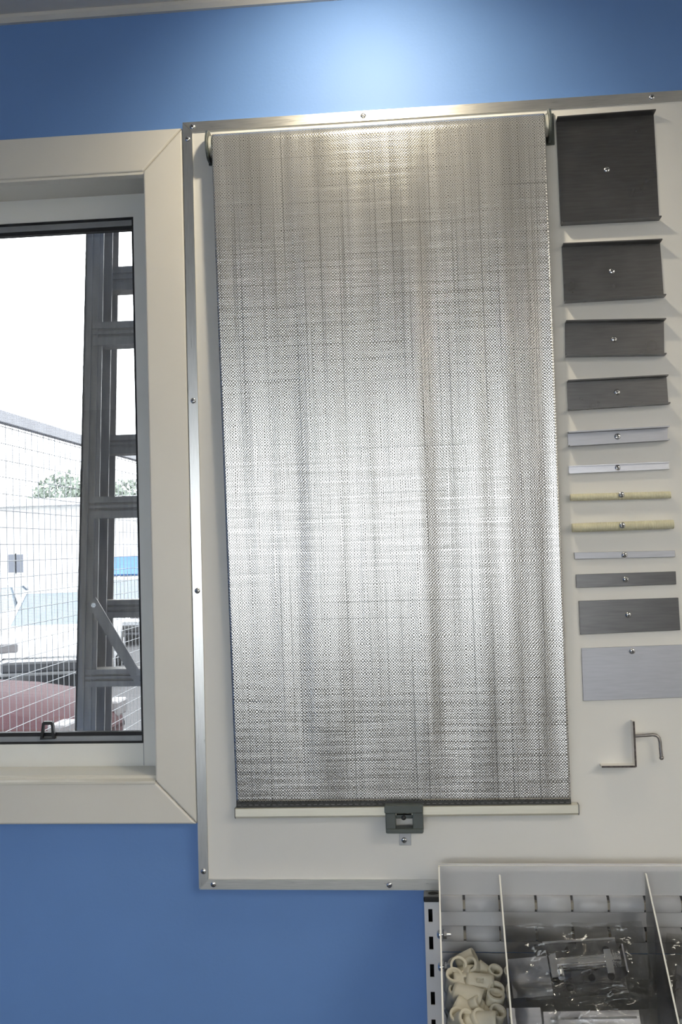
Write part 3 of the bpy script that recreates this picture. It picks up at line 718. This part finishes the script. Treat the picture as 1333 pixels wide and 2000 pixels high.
bag(Frame_(P(1130,1888,.140), .05), .104, .062, .034, 2.3, 'crumpled clear plastic bag holding the chrome slide bolt')
bag(Frame_(P(1140,1990,.195), .03), .108, .050, .028, 7.7, 'clear plastic bag along the bottom edge of the middle compartment')
fr4 = Frame_(P(1404,1945,.150), -.2)
bag(fr4, .076, .075, .030, 5.1, 'clear plastic bag in the right compartment at the picture edge')
s4 = tag(empty('slide_bolt', fr4(0,-.03,0)), 'dark metal plate inside the bag in the right compartment', 'door bolt')
holes_plate(fr4, -.060,.060,-.04,.03,0,.002, [(-.03,0),(.03,0)], .004, plate_m, s4, 'back_plate')

# ================================================================== DOWNLIGHT (recessed in the ceiling over the blind)
dx, dy = P(715,60,0).x, -.37
dl = tag(empty('downlight', (dx,dy,CZ)), 'round recessed ceiling downlight above the roller blind', 'lamp')
MB().lathe([(.040,-.001),(.052,-.003),(.054,0),(.040,0),(.038,.03)], 28, 0, Matrix.Translation((dx,dy,CZ))).build('trim_ring', white_steel, dl)
ld = bpy.data.lights.new('downlight_beam', 'SPOT'); ld.energy = DOWNLIGHT_W; ld.color = (1,.88,.66); ld.spot_size = math.radians(122); ld.spot_blend = 1.0; ld.shadow_soft_size = .03
lo = bpy.data.objects.new('downlight_beam', ld); COL.objects.link(lo); lo.location = (dx,dy,CZ-.012); lo.rotation_euler = (math.radians(48), 0, 0)

# ================================================================== OUTSIDE
GZ = -.55
struct(MB().box((-60,-70,GZ-.3),(60,YB-.5,GZ)).build('pavement', mat('pale_concrete', (.52,.51,.49), .85, var=.08, scale=2)))
struct(MB().box((-70,WT,GZ-.3),(60,130,GZ)).build('ground', mat('pale_asphalt', (.035,.033,.035), .85, var=.2, scale=3)), 'pale car park asphalt outside the window')
# ---- ladder
ly1, ly2 = .30, .375
lad = tag(empty('ladder', (P(150,1440,-ly1).x, ly1, GZ)), 'grey aluminium ladder standing just outside the window', 'ladder')
def rail_line(p0, p1, y):
    a, b = P(*p0, -y), P(*p1, -y); d = (b-a)/(b.z-a.z); return (lambda z: a + d*(z-a.z))
ladW = .46
def c_rail(l0, l1, y, depth, nm):
    """C-section side rail between a left and a right edge line"""
    z0, z1 = GZ, 3.0; mb = MB(); t = .004
    a0, b0, a1, b1 = l0(z0), l1(z0), l0(z1), l1(z1)
    def slab(x0a, x0b, x1a, x1b, ya, yb):
        mb.add([(x0a,ya,z0),(x0b,ya,z0),(x0b,yb,z0),(x0a,yb,z0),(x1a,ya,z1),(x1b,ya,z1),(x1b,yb,z1),(x1a,yb,z1)],
               [(0,3,2,1),(4,5,6,7),(0,1,5,4),(1,2,6,5),(2,3,7,6),(3,0,4,7)])
    slab(a0.x,b0.x,a1.x,b1.x,y,y+t); slab(a0.x,a0.x+t,a1.x,a1.x+t,y,y+depth); slab(a0.x,b0.x,a1.x,b1.x,y+depth-t,y+depth)
    for q_ in (.35,.72):     # ribs on the face
        u0 = a0.x+(b0.x-a0.x)*q_; u1 = a1.x+(b1.x-a1.x)*q_; slab(u0,u0+.003,u1,u1+.003,y-.0025,y)
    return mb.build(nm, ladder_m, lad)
f_l, f_r = rail_line((168,452),(146,1440),ly1), rail_line((203,452),(186,1440),ly1)
b_l, b_r = rail_line((185,452),(172,1440),ly2), rail_line((217,452),(202,1440),ly2)
c_rail(f_l, f_r, ly1, .06, 'side_rail'); c_rail(b_l, b_r, ly2, .055, 'side_rail')
sh = lambda fn, d: (lambda z: fn(z)+Vector((d,0,0)))
c_rail(sh(f_l,ladW), sh(f_r,ladW), ly1, .06, 'side_rail'); c_rail(sh(b_l,ladW-.03), sh(b_r,ladW-.03), ly2, .055, 'side_rail')
def rung(x0, yc, x1, py, hpx, y, depth):
    zc = P(235,py,-y).z; h = hpx*(DIST+y)/F/2
    pr = [(-depth*.5,-h),( -depth*.5,-h*.35),(-depth*.42,-h*.3),(-depth*.42,-h*.1),(-depth*.5,-h*.05),(-depth*.5,h*.2),(-depth*.42,h*.25),(-depth*.42,h*.4),(-depth*.5,h*.45),(-depth*.5,h),(depth*.5,h),(depth*.5,-h)]
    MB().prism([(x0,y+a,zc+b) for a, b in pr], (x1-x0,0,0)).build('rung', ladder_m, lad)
for py, hpx in ((655,46),(991,42),(1321,34)):
    z_ = P(235,py,-ly1).z; rung(f_l(z_).x+.02, 0, f_r(z_).x+ladW-.02, py, hpx, ly1+.022, .05)
for py, hpx in ((549,47),(870,38),(1188,35)):
    z_ = P(235,py,-ly2).z; rung(b_l(z_).x+.012, 0, b_r(z_).x+ladW-.04, py, hpx, ly2+.024, .045)
for k in (-1, 1, 2):
    zz = P(235,655,-ly1).z + (P(235,655,-ly1).z-P(235,991,-ly1).z)*k
    if k == -1: zz = P(235,1321,-ly1).z - .33
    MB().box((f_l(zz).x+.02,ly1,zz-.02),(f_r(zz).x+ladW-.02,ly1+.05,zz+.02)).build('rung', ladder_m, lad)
A_, B_ = P(184,1182,-(ly1-.006)), P(262,1312,-(ly1-.006))
dv_ = (B_-A_).normalized(); nv_ = Vector((-dv_.z,0,dv_.x))*.0105
MB().prism([A_-dv_*.012+nv_, A_-dv_*.012-nv_, B_+dv_*.02-nv_, B_+dv_*.02+nv_], (0,.004,0)).build('brace', ladder_m, lad)
MB().tube([A_+Vector((0,-.004,0)), A_+Vector((0,.004,0))], .005, 10).build('rivet', steel, lad)

# ---- welded mesh fence running away from the wall
FX = -1.93
fz1 = P(0,868,-2.9).z; fy0, fy1 = 1.2, 9.5
fz1 = ZC + .655
fence = tag(empty('mesh_fence', (FX, fy0, GZ)), 'welded wire mesh fence with a grey top rail running away outside', 'fence')
MB().box((FX-.02,fy0,fz1-.056),(FX+.02,fy1,fz1), 0, .004).build('top_rail', fence_rail_m, fence)
for y in (fy0, 2.55, 6.3, fy1): MB().box((FX-.025,y-.025,GZ),(FX+.025,y+.025,fz1+.01), 0, .003).build('post', fence_rail_m, fence)
mb = MB(); pz = .076; wr = .0021
def bar(a, b, r):
    mb.tube([a, b], r, 4, 0, False, False)
y = fy0
while y < fy1: bar((FX,y,GZ+.05),(FX,y,fz1-.03),wr); y += pz
z = GZ+.05
while z < fz1-.03: bar((FX+.003,fy0,z),(FX+.003,fy1,z),wr); z += pz
o = mb.build('wire_mesh', fence_m, fence); o['kind'] = 'stuff'

# ---- cars
tyre = mat('tyre', (.03,.03,.03), .8, var=.2, scale=30); carglass = mat('car_glass', (.10,.13,.16), .06, 0, var=.1, scale=4, spec=.8)
def car(loc, rz, paint, label, L_=4.3):
    root = tag(empty('car', loc), label, 'car')
    # stations: x, z_low, z_belt, half-width
    st = [(-.50,.38,.62,.66),(-.485,.28,.70,.78),(-.44,.22,.80,.84),(-.30,.20,.88,.87),(-.12,.20,.93,.88),(.10,.20,.95,.88),(.30,.20,.96,.88),(.43,.22,.95,.85),(.485,.28,.88,.80),(.50,.36,.70,.70)]
    mb = MB(); ringn = 8; vs_ = []
    for x, zl, zbt, hw in st:
        x *= L_
        for yy, zz in ((-hw*.9,zl),(-hw,zl+.15),(-hw,zbt-.12),(-hw*.88,zbt),(hw*.88,zbt),(hw,zbt-.12),(hw,zl+.15),(hw*.9,zl)): vs_.append((x,yy,zz))
    fs = [(i*8+k, i*8+(k+1)%8, (i+1)*8+(k+1)%8, (i+1)*8+k) for i in range(len(st)-1) for k in range(8)] + [tuple(range(8))[::-1], tuple(range((len(st)-1)*8, len(st)*8))]
    mb.add(vs_, [f[::-1] for f in fs], 0, True)
    def place(o): return o
    M_ = Matrix.Translation(loc) @ Matrix.Rotation(rz, 4, 'Z')
    def fin(mb, nm, m_, par):
        mb.v = [tuple(M_ @ Vector(p)) for p in mb.v]; return mb.build(nm, m_, par)
    fin(mb, 'body', paint, root)
    cab = [(-.19,.90,.80),(-.03,1.40,.62),(.22,1.44,.62),(.44,.93,.78)]
    mb = MB(); vs_ = []
    for x, zz, hw in cab: vs_ += [(x*L_,-hw,zz),(x*L_,hw,zz)]
    base = [(-.19*L_,-.80,.88),(-.19*L_,.80,.88),(.44*L_,.80,.9),(.44*L_,-.80,.9)]
    mb.add(vs_, [(2,4,5,3)], 0)
    mb.box((-.03*L_,-.63,1.395),(.23*L_,.63,1.45)); 
    for s_ in (-1,1):
        for a, b in (((-.19,.90,.80),(-.03,1.42,.63)),((.10,.94,.82),(.11,1.42,.63)),((.44,.93,.78),(.22,1.44,.63))):
            mb.tube([(a[0]*L_,s_*a[2],a[1]),(b[0]*L_,s_*b[2],b[1])], .035, 6)
    fin(mb, 'roof', paint, root)
    mb = MB(); mb.add(vs_, [(0,2,3,1),(4,6,7,5)], 0); mb.add([(x*L_,s_*hw*.985,zz) for s_ in (-1,1) for x,zz,hw in cab], [(0,1,2,3),(7,6,5,4)], 0)
    fin(mb, 'windows', carglass, root)
    for sx in (-.31,.30):
        for s_ in (-1,1):
            mb = MB(); mb.tube([(sx*L_,s_*.72,.31),(sx*L_,s_*.90,.31)], .31, 20); wo = fin(mb, 'wheel', tyre, root)
            mb = MB(); mb.tube([(sx*L_,s_*.89,.31),(sx*L_,s_*.91,.31)], .19, 14); fin(mb, 'hub_cap', mat('hub', (.5,.5,.52), .3, .8, var=.1, scale=10), wo)
    for s_ in (-1,1):
        mb = MB(); mb.box((-.502*L_,s_*.45,.60),(-.47*L_,s_*.74,.74), 0, .02); fin(mb, 'headlamp', mat('lamp_lens', (.12,.11,.11), .3, var=.05, scale=10), root)
        mb = MB(); mb.box((.47*L_,s_*.45,.66),(.503*L_,s_*.74,.84), 0, .02); fin(mb, 'tail_lamp', mat('tail_lens', (.6,.06,.03), .2, var=.1, scale=10), root)
    mb = MB(); mb.box((-.51*L_,-.70,.30),(-.47*L_,.70,.46), 0, .03); fin(mb, 'bumper', black_m, root)
    return root
white_paint = mat('white_car_paint', (.78,.79,.80), .15, var=.02, scale=4); red_paint = mat('dark_red_car_paint', (.045,.016,.018), .7, spec=.15, var=.1, scale=4)
silver_paint = mat('silver_car_paint', (.55,.57,.60), .2, .4, var=.04, scale=4)
car((-5.0,6.8,GZ), math.radians(178), red_paint, 'dark red car nearest the fence, low in the window view')
car((-6.3,15.3,GZ), math.radians(104), white_paint, 'white car parked behind the dark red one')
car((-7.2,22.4,GZ), math.radians(92), silver_paint, 'silver car seen right of the ladder rail')
car((-9.4,18.5,GZ), math.radians(88), mat('pale_car_paint', (.66,.68,.72), .2, var=.03, scale=4), 'pale car farthest back, before the white building')

# ---- white building with a blue awning
by = 36.0
bd_ = tag(empty('white_building', (-10,by,GZ)), 'long low white building with a blue awning beyond the car park', 'building')
wp = mat('white_render', (.85,.85,.84), .8, var=.03, scale=1)
MB().box((-30,by,GZ),(4,by+10,3.35)).build('wall', wp, bd_)
MB().box((-30.4,by-.5,3.35),(4.4,by+10.4,3.62)).build('roof', mat('pale_roof', (.78,.79,.80), .6, var=.04, scale=1), bd_)
def far(px, py): return P(px,py,-by)
for (x0,y0,x1,y1) in ((17,1083,31,1118),(33,1083,47,1118),(-60,1083,-30,1118)):
    a, b = far(x0,y0), far(x1,y1)
    fw = MB().box((a.x-.05,by-.06,b.z-.05),(b.x+.05,by+.02,a.z+.05)).build('window', wp, bd_)
    MB().box((a.x,by-.07,b.z),(b.x,by-.05,a.z)).build('pane', mat('far_pane', (.12,.13,.16), .2, var=.1, scale=2), fw)
a, b = far(196,1088), far(330,1118)
MB().prism([(a.x,by,a.z),(a.x,by-1.1,b.z),(a.x,by-1.05,b.z-.06),(a.x,by,a.z-.2)], (b.x-a.x,0,0)).build('awning', mat('blue_awning', (.07,.17,.40), .6, var=.08, scale=2), bd_)

# ---- trees
leafA = mat('pale_leaves', (.15,.18,.145), .6, var=.2, scale=1.2); leafB = mat('light_leaves', (.21,.23,.14), .6, var=.2, scale=1.5); bark = mat('bark', (.12,.10,.08), .9, var=.3, scale=5)
def tree(loc, h, rx, rz, lm, label, n=9500, seed=1):
    rnd = random.Random(seed); root = tag(empty('tree', loc), label, 'tree', 'trees beyond the car park')
    L = Vector(loc); MB().tube([L, L+Vector((.1,0,h*.35)), L+Vector((0,.1,h*.75))], [.28,.22,.08], 8).build('trunk', bark, root)
    cl = [(L+Vector((rnd.uniform(-.6,.6)*rx, rnd.uniform(-.6,.6)*rx, h-rz+rnd.uniform(-.55,.55)*rz)), rnd.uniform(.38,.6)) for _ in range(16)]
    vt, fc = [], []
    for k in range(n):
        c, q_ = rnd.choice(cl); d = Vector((rnd.gauss(0,1),rnd.gauss(0,1),rnd.gauss(0,1))).normalized()*(rnd.uniform(.4,1)**.4)
        p = c + Vector((d.x*rx*q_, d.y*rx*q_, d.z*rz*q_)); s_ = rnd.uniform(.09,.19)
        a = Vector((rnd.gauss(0,1),rnd.gauss(0,1),rnd.gauss(0,1))).normalized(); b = a.orthogonal().normalized()*s_; a *= s_
        i = len(vt); vt += [p-a, p+b*.6, p+a, p-b*.6]; fc.append((i,i+1,i+2,i+3))
    co = MB().add(vt, fc).build('crown', lm, root); co['kind'] = 'stuff'
ty = 50
c0 = P(178,1040,-ty); tree((c0.x,ty,GZ), P(178,925,-ty).z-GZ, 3.4, 3.1, leafA, 'big round tree behind the ladder, above the white building', seed=3)
c0 = P(300,1040,-(ty+9)); tree((c0.x,ty+9,GZ), P(300,985,-(ty+9)).z-GZ, 2.4, 1.9, leafA, 'grey-green tree between the ladder rail and the window frame', seed=5)
c0 = P(22,1040,-(ty+6)); tree((c0.x,ty+6,GZ), P(22,1010,-(ty+6)).z-GZ, 2.2, 1.4, leafB, 'low yellowish tree at the left edge above the building', seed=9)
